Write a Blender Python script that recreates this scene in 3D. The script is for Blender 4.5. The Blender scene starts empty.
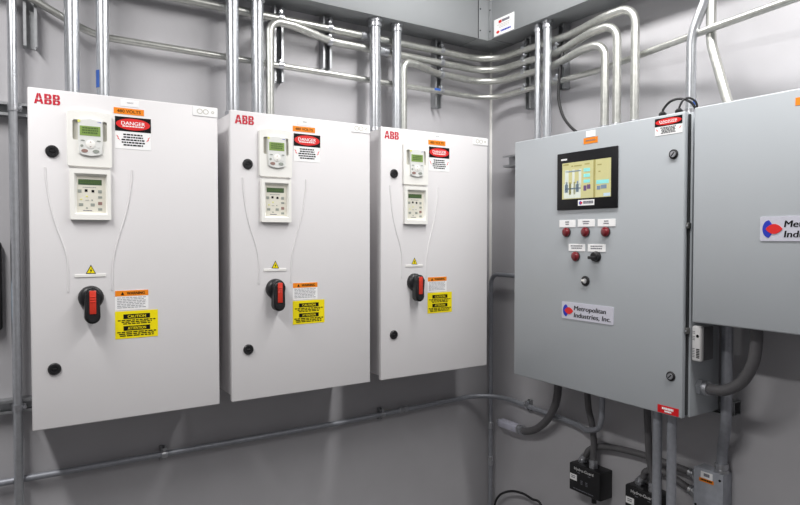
import bpy, bmesh, math, random
from mathutils import Vector as V, Matrix
random.seed(7)
SC = bpy.context.scene
COL = SC.collection
PI = math.pi

# ------------------------------------------------------------------ camera
FPX, YAW, PIT = 616.81, math.radians(57.301), math.radians(-1.4556)
CAM = V((-2.177, -2.50, 1.5))
FW = V((math.cos(PIT)*math.cos(YAW), math.cos(PIT)*math.sin(YAW), math.sin(PIT)))
RT = V((math.sin(YAW), -math.cos(YAW), 0))
UP = RT.cross(FW)
def ray(u, v): return FW + RT*((u-400)/FPX) - UP*((v-252.5)/FPX)
def LY(u, v, y=-.3): d = ray(u, v); return CAM + d*((y-CAM.y)/d.y)     # measured point on a plane parallel to the left wall
def RX(u, v, x=-.283): d = ray(u, v); return CAM + d*((x-CAM.x)/d.x)   # ... parallel to the right wall

# ------------------------------------------------------------------ materials
def mat(name, col, rough=.5, metal=0., noise=0., nscale=40., bump=0., bscale=200., emit=0., spec=.5, coat=0.):
    m = bpy.data.materials.new(name); m.use_nodes = True
    nt = m.node_tree; b = nt.nodes['Principled BSDF']
    b.inputs['Base Color'].default_value = (*col, 1)
    b.inputs['Roughness'].default_value = rough
    b.inputs['Metallic'].default_value = metal
    b.inputs['Specular IOR Level'].default_value = spec
    if coat: b.inputs['Coat Weight'].default_value = coat
    tc = nt.nodes.new('ShaderNodeTexCoord')
    if noise:
        n = nt.nodes.new('ShaderNodeTexNoise'); n.inputs['Scale'].default_value = nscale; n.inputs['Detail'].default_value = 6
        nt.links.new(tc.outputs['Object'], n.inputs['Vector'])
        r = nt.nodes.new('ShaderNodeValToRGB')
        r.color_ramp.elements[0].position = .3; r.color_ramp.elements[1].position = .7
        r.color_ramp.elements[0].color = (*[max(0, c*(1-noise)) for c in col], 1)
        r.color_ramp.elements[1].color = (*[min(1, c*(1+noise)) for c in col], 1)
        nt.links.new(n.outputs['Fac'], r.inputs['Fac']); nt.links.new(r.outputs['Color'], b.inputs['Base Color'])
    if bump:
        n2 = nt.nodes.new('ShaderNodeTexNoise'); n2.inputs['Scale'].default_value = bscale; n2.inputs['Detail'].default_value = 4
        nt.links.new(tc.outputs['Object'], n2.inputs['Vector'])
        bp = nt.nodes.new('ShaderNodeBump'); bp.inputs['Strength'].default_value = bump; bp.inputs['Distance'].default_value = .002
        nt.links.new(n2.outputs['Fac'], bp.inputs['Height']); nt.links.new(bp.outputs['Normal'], b.inputs['Normal'])
    if emit:
        b.inputs['Emission Color'].default_value = (*col, 1); b.inputs['Emission Strength'].default_value = emit
    return m
def s(r, g, b):   # sRGB 0-255 to linear
    f = lambda c: ((c/255+.055)/1.055)**2.4 if c > 10 else c/255/12.92
    return (f(r), f(g), f(b))
M = dict(
    wall=mat('wall_paint', s(183, 182, 185), .42, noise=.035, nscale=5, bump=.12, bscale=90),
    ceil=mat('ceiling_paint', s(225, 225, 225), .8, noise=.02),
    floor=mat('floor_concrete', s(84, 83, 83), .6, noise=.08, nscale=8, bump=.1),
    cab=mat('white_powder_coat', s(226, 224, 225), .42, noise=.008, nscale=3, bump=.04, bscale=900),
    cabedge=mat('white_plastic', s(235, 234, 230), .4, noise=.01),
    cream=mat('cream_plastic', s(243, 242, 237), .42, noise=.01),
    keypad=mat('pale_plastic', s(226, 227, 224), .4, noise=.01),
    pocket=mat('pocket_plastic', s(196, 194, 184), .5, noise=.02),
    box=mat('grey_enclosure_paint', s(174, 179, 183), .36, noise=.012, nscale=4, bump=.05, bscale=700),
    duct=mat('grey_duct_paint', s(146, 149, 151), .4, noise=.015, nscale=6, bump=.04, bscale=500),
    emt=mat('galvanised_tube', s(205, 208, 212), .30, .85, noise=.07, nscale=60, bump=.03, bscale=300),
    emt2=mat('weathered_galvanised_tube', s(196, 197, 192), .36, .8, noise=.10, nscale=50, bump=.04, bscale=260),
    zinc=mat('zinc_die_cast', s(200, 202, 206), .3, .9, noise=.10, nscale=90),
    strut=mat('strut_steel', s(176, 178, 180), .4, .8, noise=.10, nscale=50),
    rigid=mat('dull_galvanised_pipe', s(164, 167, 174), .45, .5, noise=.08, nscale=70),
    flex=mat('grey_pvc_flex', s(98, 97, 99), .48, noise=.05, nscale=60),
    black=mat('black_plastic', s(30, 30, 32), .38, noise=.1, nscale=30),
    bezel=mat('black_bezel', s(15, 15, 19), .45, noise=.05, spec=.3),
    lgink=mat('pale_grey_ink', s(168, 168, 172), .5, noise=.03),
    pad=mat('beige_keypad', s(224, 221, 208), .45, noise=.015),
    blackm=mat('black_enamel', s(26, 26, 28), .4, noise=.1, nscale=30),
    cord=mat('black_rubber', s(34, 34, 36), .5, noise=.1),
    gasket=mat('dark_gasket', s(52, 54, 56), .7, noise=.1),
    red=mat('red_plastic', s(214, 58, 40), .4, noise=.04),
    dred=mat('dark_red_lens', s(112, 18, 28), .25, noise=.1, coat=.4),
    logo=mat('red_ink', s(200, 28, 52), .5, noise=.02),
    white=mat('white_vinyl', s(250, 250, 250), .4, noise=.004),
    orange=mat('orange_vinyl', s(245, 140, 20), .4, noise=.02),
    yellow=mat('yellow_vinyl', s(248, 228, 0), .4, noise=.02),
    sred=mat('red_vinyl', s(222, 36, 36), .4, noise=.02),
    cred=mat('crimson_vinyl', s(205, 14, 24), .4, noise=.02),
    ink=mat('black_ink', s(12, 12, 14), .6, noise=.05, spec=.2),
    gink=mat('grey_ink', s(120, 120, 128), .5, noise=.05),
    lcd=mat('green_lcd', s(136, 164, 88), .3, noise=.08, nscale=30),
    lcdd=mat('dark_green_lcd', s(72, 96, 66), .3, noise=.08, nscale=30),
    lcdink=mat('lcd_segments', s(86, 112, 58), .4, noise=.05),
    gbtn=mat('grey_button', s(150, 156, 148), .5, noise=.04),
    rbtn=mat('brown_button', s(150, 120, 112), .5, noise=.04),
    ybtn=mat('yellow_led', s(226, 226, 120), .4, noise=.03),
    blue=mat('blue_ink', s(30, 52, 180), .45, noise=.03),
    blueband=mat('blue_tape', s(52, 92, 170), .5, noise=.05),
    plate=mat('brushed_plate', s(214, 214, 226), .32, .25, noise=.03, nscale=120),
    sensorshade=mat('sensor_painted_shade', s(92, 92, 94), .5, noise=.03),  # shade on the sensor's side, put into the colour as dark grey
    sensor=mat('sensor_plastic', s(236, 235, 234), .45, noise=.01),
    jbox=mat('junction_box_steel', s(176, 180, 188), .5, .15, noise=.10, nscale=40),
    lbody=mat('conduit_body_alloy', s(196, 196, 210), .45, .2, noise=.08, nscale=60),
    screen=mat('screen_beige', s(184, 180, 130), .3, noise=.05, nscale=14, emit=.36),
    scrgrey=mat('screen_grey', s(190, 196, 186), .3, noise=.05, nscale=20, emit=.5),
    scrcyan=mat('screen_cyan', s(130, 206, 204), .3, noise=.03, emit=.35),
    scrdark=mat('screen_olive', s(150, 142, 86), .3, noise=.05, emit=.35),
    scrink=mat('screen_purple', s(96, 70, 110), .3, noise=.1, emit=.3),
    scrblue=mat('screen_slate', s(110, 128, 150), .3, noise=.1, emit=.35),
    scrpale=mat('pale_blue_screen', s(180, 200, 214), .3, noise=.03, emit=.3),
    khaki=mat('hinge_steel', s(120, 120, 118), .45, .5, noise=.1),
)

# ------------------------------------------------------------------ mesh builder
def fillet(pts, rad, n=10):
    pts = [V(p) for p in pts]; out = [pts[0]]
    for i in range(1, len(pts)-1):
        a, b, c = pts[i-1], pts[i], pts[i+1]
        r = rad[i-1] if isinstance(rad, (list, tuple)) else rad
        u, w = (a-b).normalized(), (c-b).normalized()
        ang = u.angle(w)
        if ang > PI-.01: out.append(b); continue
        t = min(r/math.tan(ang/2), .49*(a-b).length if i > 1 else .98*(a-b).length, .49*(c-b).length if i < len(pts)-2 else .98*(c-b).length)
        p0, p2, wt = b+u*t, b+w*t, math.sin(ang/2)
        for k in range(n+1):
            q = k/n; A, B, C = (1-q)**2, 2*q*(1-q)*wt, q*q
            out.append((p0*A+b*B+p2*C)/(A+B+C))
    out.append(pts[-1]); return out
def spline(pts, n=8):
    P = [V(p) for p in pts]; P = [P[0]*2-P[1]]+P+[P[-1]*2-P[-2]]; out = []
    for i in range(1, len(P)-2):
        for k in range(n):
            t = k/n; a, b, c, d = P[i-1:i+3]
            out.append(.5*((2*b)+(c-a)*t+(2*a-5*b+4*c-d)*t*t+(3*b-a-3*c+d)*t**3))
    out.append(P[-2]); return out

class MB:
    def __init__(self): self.bm = bmesh.new(); self.bm.faces.layers.int.new('mi'); self.m = 0
    def use(self, i): self.m = i; return self
    def _tag(self, faces):
        for f in faces: f.material_index = self.m
    def box(self, x0, x1, y0, y1, z0, z1, bev=0., seg=2):
        bm = self.bm
        x0, x1 = min(x0, x1), max(x0, x1); y0, y1 = min(y0, y1), max(y0, y1); z0, z1 = min(z0, z1), max(z0, z1)
        vs = [bm.verts.new((x, y, z)) for x in (x0, x1) for y in (y0, y1) for z in (z0, z1)]
        fs = [bm.faces.new([vs[i] for i in q]) for q in ((0,1,3,2), (4,6,7,5), (0,4,5,1), (2,3,7,6), (0,2,6,4), (1,5,7,3))]
        self._tag(fs)
        if bev:
            es = list({e for f in fs for e in f.edges})
            r = bmesh.ops.bevel(bm, geom=es, offset=bev, segments=seg, profile=.5, affect='EDGES', clamp_overlap=True)
            self._tag(r['faces'])
        return self
    def poly(self, pts, y0, y1, back=True):
        """prism of a polygon in x/z, front face at y0, back at y1 (y0<y1)"""
        bm = self.bm
        area = sum(pts[i][0]*pts[(i+1) % len(pts)][1]-pts[(i+1) % len(pts)][0]*pts[i][1] for i in range(len(pts)))
        if area < 0: pts = pts[::-1]
        a = [bm.verts.new((x, y0, z)) for x, z in pts]; b = [bm.verts.new((x, y1, z)) for x, z in pts]
        fs = [bm.faces.new(a)]; n = len(pts)
        if back: fs.append(bm.faces.new(b[::-1]))
        for i in range(n): fs.append(bm.faces.new((a[i], b[i], b[(i+1) % n], a[(i+1) % n])))
        self._tag(fs); return self
    def disc(self, x, z, rx, rz, y0, y1, n=28):
        return self.poly([(x+rx*math.cos(2*PI*k/n), z+rz*math.sin(2*PI*k/n)) for k in range(n)], y0, y1)
    def ring(self, outer, inner, yf, yb, yi=None):
        """frame plate: outer and inner outlines (same count, x/z), front at yf, back at yb; inner wall may slope to yi"""
        bm = self.bm; n = len(outer)
        O = [bm.verts.new((x, yf, z)) for x, z in outer]; B = [bm.verts.new((x, yb, z)) for x, z in outer]
        I = [bm.verts.new((x, yf, z)) for x, z in inner[0]]; J = [bm.verts.new((x, yb if yi is None else yi, z)) for x, z in inner[1]]
        fs = []
        for i in range(n):
            j = (i+1) % n
            fs += [bm.faces.new((O[i], O[j], I[j], I[i])), bm.faces.new((O[j], O[i], B[i], B[j])), bm.faces.new((I[i], I[j], J[j], J[i])), bm.faces.new((B[i], J[i], J[j], B[j]))]
        self._tag(fs); bmesh.ops.recalc_face_normals(bm, faces=fs); return self
    def tube(self, pts, r, seg=14, caps=True):
        bm = self.bm; pts = [V(p) for p in pts]
        q = [pts[0]]
        for p in pts[1:]:
            if (p-q[-1]).length > 1e-5: q.append(p)
        pts = q; n = len(pts)
        T = [(pts[min(i+1, n-1)]-pts[max(i-1, 0)]).normalized() for i in range(n)]
        a = T[0].orthogonal().normalized(); rings = []
        for i in range(n):
            a = (a-T[i]*a.dot(T[i])).normalized(); b = T[i].cross(a)
            rr = r[i] if isinstance(r, (list, tuple)) else r
            rings.append([bm.verts.new(pts[i]+a*(rr*math.cos(2*PI*k/seg))+b*(rr*math.sin(2*PI*k/seg))) for k in range(seg)])
        fs = []
        for i in range(n-1):
            for k in range(seg):
                j = (k+1) % seg
                fs.append(bm.faces.new((rings[i][k], rings[i][j], rings[i+1][j], rings[i+1][k])))
        if caps: fs += [bm.faces.new(rings[0][::-1]), bm.faces.new(rings[-1])]
        self._tag(fs); return self
    def cyl(self, p0, p1, r, r1=None, seg=24):
        return self.tube([p0, p1], [r, r if r1 is None else r1], seg)
    def lathe(self, p0, d, prof, seg=24):
        """profile [(distance along d, radius)...]"""
        d = V(d).normalized(); p0 = V(p0)
        pts = [p0+d*(h+1e-4*i) for i, (h, r) in enumerate(prof)]
        bm = self.bm; a = d.orthogonal().normalized(); b = d.cross(a); rings = []
        for p, (h, r) in zip(pts, prof): rings.append([bm.verts.new(p+a*(r*math.cos(2*PI*k/seg))+b*(r*math.sin(2*PI*k/seg))) for k in range(seg)])
        fs = []
        for i in range(len(rings)-1):
            for k in range(seg):
                j = (k+1) % seg; fs.append(bm.faces.new((rings[i][k], rings[i][j], rings[i+1][j], rings[i+1][k])))
        fs += [bm.faces.new(rings[0][::-1]), bm.faces.new(rings[-1])]
        self._tag(fs); return self
    def text(self, body, x, z, h, y, width=None, bold=0., align='CENTER', shear=0., depth=.0003, up=0.):
        """lettering of cap height h with its centre (or left end) at x, baseline z; fitted to width; up = rise per unit length"""
        cu = bpy.data.curves.new('lettering', 'FONT'); cu.body = body; cu.size = 1; cu.align_x = 'LEFT'; cu.shear = shear
        cu.resolution_u = 3
        ob = bpy.data.objects.new('lettering', cu); COL.objects.link(ob)
        bpy.context.view_layer.update()
        me = bpy.data.meshes.new_from_object(ob.evaluated_get(bpy.context.evaluated_depsgraph_get()))
        bpy.data.objects.remove(ob); bpy.data.curves.remove(cu)
        xs = [v.co.x for v in me.vertices]; x0, x1 = min(xs), max(xs)
        sy = h/.70; sx = sy if width is None else width/(x1-x0)
        W = (x1-x0)*sx; ox = x-W/2 if align == 'CENTER' else x
        base = len(self.bm.verts)
        vs = [self.bm.verts.new((ox+(v.co.x-x0)*sx, y, z+v.co.y*sy+up*(ox+(v.co.x-x0)*sx-x))) for v in me.vertices]
        fs = []
        for k in range(3 if bold else 1):
            d = (0, 1, -1)[k]*bold*sy
            if k: vs = [self.bm.verts.new((v.co.x+d, v.co.y+.00004*k, v.co.z)) for v in vs0]
            else: vs0 = vs
            fs += [self.bm.faces.new([vs[i] for i in p.vertices]) for p in me.polygons]
        self._tag(fs); bpy.data.meshes.remove(me)
        for f in fs:
            f.normal_update()
            if f.normal.y > 0: f.normal_flip()
        return self
    def lines(self, x0, x1, z0, z1, n, y, fill=.55, seed=1, ragged=.2, centre=True):
        """rows of tiny word-length dashes standing for print too small to read"""
        rnd = random.Random(seed); dz = (z1-z0)/n
        for i in range(n):
            zt = z1-dz*i; w = (x1-x0)*(1-ragged*rnd.random()); a = (x0+x1-w)/2 if centre else x0; e = a+w; x = a
            while x < e-.001:
                l = min((x1-x0)*rnd.uniform(.06, .16), e-x)
                self.poly([(x, zt-dz*fill), (x+l, zt-dz*fill), (x+l, zt), (x, zt)], y, y+.0003); x += l+(x1-x0)*.025
        return self
    def build(self, name, mats, parent=None, loc=None, sub=None, angle=35, rotz=0.):
        me = bpy.data.meshes.new(name)
        if sub is not None:
            for v in self.bm.verts: v.co -= V(sub)
        self.bm.to_mesh(me); self.bm.free()
        for m in (mats if isinstance(mats, (list, tuple)) else [mats]): me.materials.append(M[m])
        me.polygons.foreach_set('use_smooth', [True]*len(me.polygons)); me.set_sharp_from_angle(angle=math.radians(angle))
        o = bpy.data.objects.new(name, me); COL.objects.link(o)
        if parent: o.parent = parent
        if loc is not None: o.location = loc
        o.rotation_euler.z = rotz
        return o

def tag(o, label=None, cat=None, group=None, kind=None):
    for k, v in (('label', label), ('category', cat), ('group', group), ('kind', kind)):
        if v: o[k] = v
    return o
def empty(name, loc, rotz, label, cat, group=None):
    o = bpy.data.objects.new(name, None); COL.objects.link(o); o.location = loc; o.rotation_euler.z = rotz; o.empty_display_size = .1
    return tag(o, label, cat, group)
def copy_tree(o, parent=None):
    c = o.copy(); COL.objects.link(c)
    if parent: c.parent = parent
    for ch in list(o.children): copy_tree(ch, c)
    return c
RR = -PI/2      # a thing on the right wall: its x runs along -Y, its y runs into the wall

# ------------------------------------------------------------------ the room
def slab(name, *b, m='wall'):
    return tag(MB().box(*b).build(name, m), kind='structure')
RX0, RY0, CZ = -4.4, -4.6, 2.95
slab('floor', RX0-.1, .1, RY0-.1, .1, -.1, 0, m='floor')
slab('ceiling', RX0-.1, .1, RY0-.1, .1, CZ, CZ+.1, m='ceil')
slab('wall_left', RX0-.1, .1, 0, .1, 0, CZ)
slab('wall_right', 0, .1, RY0-.1, 0, 0, CZ)
slab('wall_back', RX0-.1, 0, RY0-.1, RY0, 0, CZ)
slab('wall_far', RX0-.1, RX0, RY0, 0, 0, CZ)
t = MB(); t.poly([(0, 0), (-.009, 0), (-.0065, .0065), (0, .009)], 0, 1)
for v in t.bm.verts: x, y, z = v.co; v.co = (x, -z, y*CZ)
bmesh.ops.recalc_face_normals(t.bm, faces=t.bm.faces)
tag(t.build('trim_1', 'cabedge'), kind='structure')

# ------------------------------------------------------------------ drive cabinets
CW, CH, CZ0 = .578, 1.058, .899
C1X = -2.111
def c1(u, v, y=-.3): p = LY(u, v, y); return (p.x-C1X, p.z-CZ0)
def quad(*pts, f=c1):
    """axis-aligned local rectangle from four measured corners TL TR BL BR"""
    q = [f(*p) for p in pts]
    return (q[0][0]+q[2][0])/2, (q[1][0]+q[3][0])/2, (q[2][1]+q[3][1])/2, (q[0][1]+q[1][1])/2   # x0 x1 z0 z1
def rrect(x0, x1, z0, z1, r=0, n=5, arch=0.):
    pts = []
    for cx, cz, a0 in ((x1-r, z1-r, 0), (x0+r, z1-r, PI/2), (x0+r, z0+r, PI), (x1-r, z0+r, 1.5*PI)):
        for k in range(n+1):
            a = a0+PI/2*k/n; x, z = cx+r*math.cos(a), cz+r*math.sin(a)
            if arch and cz > (z0+z1)/2: z += arch*(1-((x-(x0+x1)/2)/((x1-x0)/2))**2)
            pts.append((x, z))
        if arch and a0 == 0:
            for k in range(1, 8):
                x = x1-r+(x0-x1+2*r)*k/8; pts.append((x, z1+arch*(1-((x-(x0+x1)/2)/((x1-x0)/2))**2)))
    return pts

def danger_sticker(root, x0, x1, z0, z1, split, seed, y=-.0008):
    st = MB().box(x0, x1, y, 0, z0, z1).build('danger_sticker', 'white', root)
    w, h = x1-x0, z1-split
    MB().box(x0, x1, y-.0006, y, split, z1).build('header_band', 'ink', st)
    cx, cz = (x0+x1)/2, (split+z1)/2
    MB().disc(cx, cz, w*.475, h*.40, y-.0012, y-.0006).build('warning_oval', 'sred', st)
    t = MB(); t.text('DANGER', cx, cz-h*.06, h*.25, y-.0016, width=w*.66, bold=.018)
    t.lines(cx-w*.30, cx+w*.30, cz-h*.22, cz-h*.11, 1, y-.0016, .7, seed, 0); t.build('lettering', 'white', st)
    t = MB(); hb = split-z0
    t.lines(x0+w*.17, x1-w*.17, z0+hb*.12, split-hb*.14, 5, y-.0005, .55, seed, .35).build('small_print', 'ink', st)
    for sx in (-1, 1):
        b = MB(); ox, oz = cx+sx*w*.42, z0+hb*.62
        b.poly([(ox+sx*a, oz+c) for a, c in ((w*.055, hb*.15), (-w*.012, hb*.06), (-w*.004, hb*.01), (-w*.06, -hb*.16), (w*.016, -hb*.05), (w*.006, hb*.0))], y-.0005, y)
        b.build('lightning_bolt', 'sred', st)
    return st

def make_cabinet():
    root = empty('drive_cabinet', (C1X, -.3, CZ0), 0, 'white drive cabinet beside the full-height wall conduit, farthest from the room corner', 'electrical cabinet', 'drive cabinets on the wall')
    MB().box(.012, CW-.012, .026, .25, .012, CH-.004, .003).build('cabinet_body', 'cab', root)
    MB().box(.016, CW-.016, .021, .0262, .016, CH-.012).build('door_gasket', 'gasket', root)
    door = MB().box(0, CW, 0, .021, 0, CH, .004, 3).build('door', 'cab', root)
    # pressed ridges on the door
    for pts in ([(45, 167), (46, 180), (50, 205), (56, 226), (65, 250), (68, 268), (68, 292)], [(132, 170), (131, 186), (126, 213), (117, 243), (113, 263), (112, 290)]):
        q = [c1(*p) for p in pts]
        MB().tube(spline([(x, -.0006, z) for x, z in q], 6), .0026, 8).build('door_ridge', 'cab', door)
    # red maker's lettering
    q = quad((34, 92.5), (60.3, 95.5), (34, 102.7), (60.3, 105.8)); x0, x1, z0, z1 = q; h = z1-z0; sx = (x1-x0)/3.02
    lg = MB()
    def put(ox, polys):
        for pl in polys: lg.poly([(x0+(ox+a)*sx, z0+c*h) for a, c in pl], -.0008, 0)
    A = [[(0, 0), (.27, 0), (.335, .19), (.505, .19), (.505, .36), (.385, .36), (.42, .47), (.15, .47)], [(.165, .52), (.437, .52), (.505, .74), (.505, 1), (.335, 1)]]
    put(0, A); put(0, [[(1.05-a, c) for a, c in pl] for pl in A])
    B = [[(0, 0), (.42, 0), (.42, .15), (.28, .15), (.28, .34), (.42, .34), (.42, .47), (0, .47)], [(0, .52), (.42, .52), (.42, .64), (.28, .64), (.28, .84), (.42, .84), (.42, 1), (0, 1)],
         [(.46, 0), (.70, 0), (.84, .1), (.88, .25), (.82, .4), (.74, .47), (.46, .47), (.46, .34), (.55, .32), (.58, .25), (.55, .17), (.46, .15)],
         [(.46, .52), (.72, .52), (.80, .6), (.84, .75), (.78, .92), (.66, 1), (.46, 1), (.46, .84), (.53, .82), (.56, .74), (.53, .66), (.46, .64)]]
    put(1.16, B); put(2.14, B)
    lg.build('maker_lettering', 'logo', root)
    # upper keypad housing
    x0, x1, z0, z1 = quad((65.6, 110.5), (112.0, 116.0), (68.3, 165.3), (110.3, 168.3))
    ix0, ix1, iz0, iz1 = quad((71.6, 119.2), (107.2, 123.2), (72.6, 139.5), (106, 142.5))
    kx0, kx1, kz0, kz1 = quad((77.2, 119.2), (102.6, 122.2), (77.9, 155.6), (101.8, 157.6))
    out = rrect(x0, x1, z0, z1, .005, 5, .006); n = len(out)
    inn = rrect(ix0, ix1, iz0, iz1, .006, 5, .001)
    hs = MB().ring(out, (inn, inn), -.012, 0).build('keypad_housing', 'cream', root)
    MB().poly(rrect(ix0-.002, ix1+.002, iz0-.002, iz1+.002, .005), -.002, 0).build('finger_recess', 'pocket', hs)
    kp = MB().poly([(kx0, kz1-.004), (kx0+.004, kz1), ((kx0+kx1)/2, kz1+.0025), (kx1-.004, kz1), (kx1, kz1-.004), (kx1, iz0+.004), (kx1-.002, kz0+.008), (kx1-.01, kz0+.002), ((kx0+kx1)/2, kz0), (kx0+.01, kz0+.002), (kx0+.002, kz0+.008), (kx0, iz0+.004)], -.019, -.001)
    bmesh.ops.bevel(kp.bm, geom=[e for e in kp.bm.edges if all(v.co.y < -.018 for v in e.verts)], offset=.0025, segments=2, affect='EDGES')
    kp = kp.build('keypad', 'keypad', root); Y = -.019
    a0, a1, b0, b1 = quad((79, 126), (99.7, 128.2), (79.2, 136), (99.6, 137.4))
    ld = MB().box(a0, a1, Y-.0006, Y, b0, b1).build('display', 'lcd', kp)
    t = MB(); t.lines(a0+.005, a1-.005, b0+.004, b1-.004, 3, Y-.0011, .6, 5, .15); t.build('lcd_characters', 'lcdink', ld)
    cx, cz = c1(89.8, 145.2); r = c1(94.6, 145.2)[0]-cx
    MB().lathe((cx, Y, cz), (0, -1, 0), [(0, r), (.001, r), (.0015, r*.9)]).build('navigation_button', 'cream', kp)
    for dz in (1, -1): MB().poly([(cx-.003, cz+dz*r*.45), (cx+.003, cz+dz*r*.45), (cx, cz+dz*(r*.45+.003))], Y-.002, Y-.0015).build('arrow_mark', 'rbtn', kp)
    for (u, v, m_, rx, rz) in ((84, 151.4, 'rbtn', .0095, .0055), (95.3, 152.2, 'gbtn', .0095, .0055), (81.2, 146.3, 'gbtn', .0042, .0042), (97.6, 148.2, 'keypad', .004, .0035), (82, 141, 'gbtn', .006, .0018), (98, 142, 'gbtn', .006, .0018)):
        x, z = c1(u, v); MB().disc(x, z, rx, rz, Y-.0012, Y).build('button', m_, kp)
    x, z = c1(78.2, 121.6); MB().disc(x, z, .0045, .0045, Y-.001, Y).build('indicator', 'ybtn', kp)
    x, z = c1(98.5, 123.6); MB().text('ABB', x, z-.0015, .003, Y-.0004, width=.011, bold=.02).build('keypad_lettering', 'blue', kp)
    # lower bypass keypad in a picture-frame bezel
    x0, x1, z0, z1 = quad((69.2, 168.6), (110, 170.6), (70.2, 219.8), (110.4, 219.8))
    ix0, ix1, iz0, iz1 = quad((73.2, 173.2), (106.8, 175), (74.6, 214.6), (106.6, 214.4))
    fr = MB().ring(rrect(x0, x1, z0, z1, .003, 3), (rrect(ix0, ix1, iz0, iz1, .001, 3), rrect(ix0+.009, ix1-.004, iz0+.006, iz1-.008, .001, 3)), -.016, 0, -.002).build('bypass_bezel', 'cream', root)
    MB().box(ix0+.006, ix1-.002, -.0035, 0, iz0+.003, iz1-.004).build('bypass_keypad', 'pad', fr)
    kp = fr.children[0]; Y = -.0035
    a0, a1, b0, b1 = quad((77.8, 179), (101.6, 180.2), (78.2, 184.6), (101.6, 185.6))
    ld = MB().box(a0, a1, Y-.0006, Y, b0, b1).build('bypass_display', 'lcdd', fr)
    t = MB(); t.lines(a0+.004, a1-.004, b0+.003, b1-.003, 2, Y-.0011, .55, 9, .05); t.build('bypass_characters', 'lcdink', fr)
    t = MB(); a = c1(82.5, 187); b = c1(96, 188); t.lines(a[0], b[0], b[1]-.001, a[1], 1, Y-.0004, .6, 3, 0).build('bypass_print', 'gink', fr); t = MB()
    a = c1(83, 210); b = c1(92, 212); t.lines(a[0], b[0], b[1], a[1], 1, Y-.0004, .5, 4, 0); t.build('bypass_print', 'gink', fr)
    for (u, v, m_, w, h) in ((79.5, 191, 'gbtn', .011, .010), (86, 190.6, 'ink', .008, .008), (92.8, 191.3, 'ink', .008, .008), (99.8, 191.8, 'gbtn', .011, .010), (100, 197.4, 'gbtn', .012, .007), (100, 203.6, 'rbtn', .012, .010), (100, 209.4, 'gbtn', .012, .008),
                             (81, 204.6, 'gbtn', .012, .009), (92.6, 204.9, 'gbtn', .012, .009), (86.7, 196.4, 'ybtn', .006, .004), (81.2, 199.4, 'ybtn', .006, .004), (87, 200.2, 'pocket', .010, .004), (92, 200.2, 'gbtn', .004, .004), (86.8, 208, 'gbtn', .005, .004)):
        x, z = c1(u, v); MB().box(x-w/2, x+w/2, Y-.001, Y, z-h/2, z+h/2, .0004, 1).build('bypass_button', m_, fr)
    # quarter-turn locks
    for (u, v) in ((52, 151.3), (54.5, 369)):
        x, z = c1(u, v)
        lk = MB().lathe((x, 0, z), (0, -1, 0), [(0, .019), (.004, .0188), (.007, .016), (.0072, .010), (.004, .0095)]).build('door_lock', 'black', root)
        MB().box(x-.0065, x+.0065, -.0075, -.003, z-.0022, z+.0022, .0008, 1).build('key_slot', 'blackm', lk)
    # hazard triangle and its ledge
    q = [c1(85.7, 273.8), c1(96.1, 273.8), c1(90.9, 264.6)]
    tr = MB().poly(q, -.0008, 0).build('hazard_triangle', 'ink', root)
    g = (sum(p[0] for p in q)/3, sum(p[1] for p in q)/3)
    MB().poly([(g[0]+(p[0]-g[0])*.76, g[1]+(p[1]-g[1])*.76) for p in q], -.0013, -.0008).build('yellow_field', 'yellow', tr)
    MB().poly([(g[0]+a, g[1]+b) for a, b in ((.002, .009), (-.0035, 0), (-.0005, 0), (-.002, -.0075), (.0035, .002), (.0005, .002))], -.0017, -.0013).build('bolt_mark', 'ink', tr)
    a, b = c1(74.6, 275), c1(105.8, 276.3)
    MB().box(a[0], b[0], -.0025, 0, b[1]-.001, a[1]+.0015, .0008, 1).build('door_ledge', 'cabedge', root)
    # rotary disconnect handle
    x, z = c1(90.9, 297.4)
    hb = MB().lathe((x, 0, z), (0, -1, 0), [(0, .0375), (.010, .0372), (.017, .034), (.021, .029), (.022, .02)], 36).build('switch_handle', 'black', root)
    lv = MB().poly([(x+.021*math.cos(a), z+.012+.021*math.sin(a)) for a in [PI*k/10 for k in range(11)]]+[(x+.0225*math.cos(a), z-.058+.0225*math.sin(a)) for a in [PI+PI*k/10 for k in range(11)]], -.050, -.018)
    bmesh.ops.bevel(lv.bm, geom=[e for e in lv.bm.edges if all(v.co.y < -.049 for v in e.verts)], offset=.007, segments=3, affect='EDGES')
    lv.build('lever', 'black', hb)
    st = MB().box(x-.0095, x+.0095, -.053, -.049, z-.049, z+.025, .002, 2)
    for k in range(3): st.box(x-.0085, x+.0085, -.0545, -.0525, z-.004-.008*k+.008, z-.0005-.008*k+.008, .0008, 1)
    st.build('red_grip', 'red', hb)
    # stickers
    st = MB().box(*quad((113.6, 107.2), (143.9, 109.9), (113.6, 113.4), (143.9, 116))[:2], -.0008, 0, *quad((113.6, 107.2), (143.9, 109.9), (113.6, 113.4), (143.9, 116))[2:]).build('voltage_sticker', 'orange', root)
    x0, x1, z0, z1 = quad((113.6, 107.2), (143.9, 109.9), (113.6, 113.4), (143.9, 116))
    MB().text('480 VOLTS', (x0+x1)/2, z0+(z1-z0)*.25, (z1-z0)*.5, -.0013, width=(x1-x0)*.78, bold=.008).build('voltage_lettering', 'ink', st)
    x0, x1, z0, z1 = quad((114.9, 116.1), (151.1, 119.1), (115.1, 148.3), (150.8, 150.6))
    sp = (c1(115, 130.4)[1]+c1(151, 133.4)[1])/2
    danger_sticker(root, x0, x1, z0, z1, sp, 11)
    x0, x1, z0, z1 = quad((120.5, 99.0), (138.9, 101.3), (120.5, 105.8), (138.9, 107.6))
    ta = MB().box(x0, x1, -.0008, 0, z0, z1).build('small_tag', 'white', root)
    t = MB(); t.lines(x0+.018, x1-.016, z0+.008, z1-.008, 2, -.0013, .35, 8, .4); t.build('tag_print', 'gink', ta)
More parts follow.
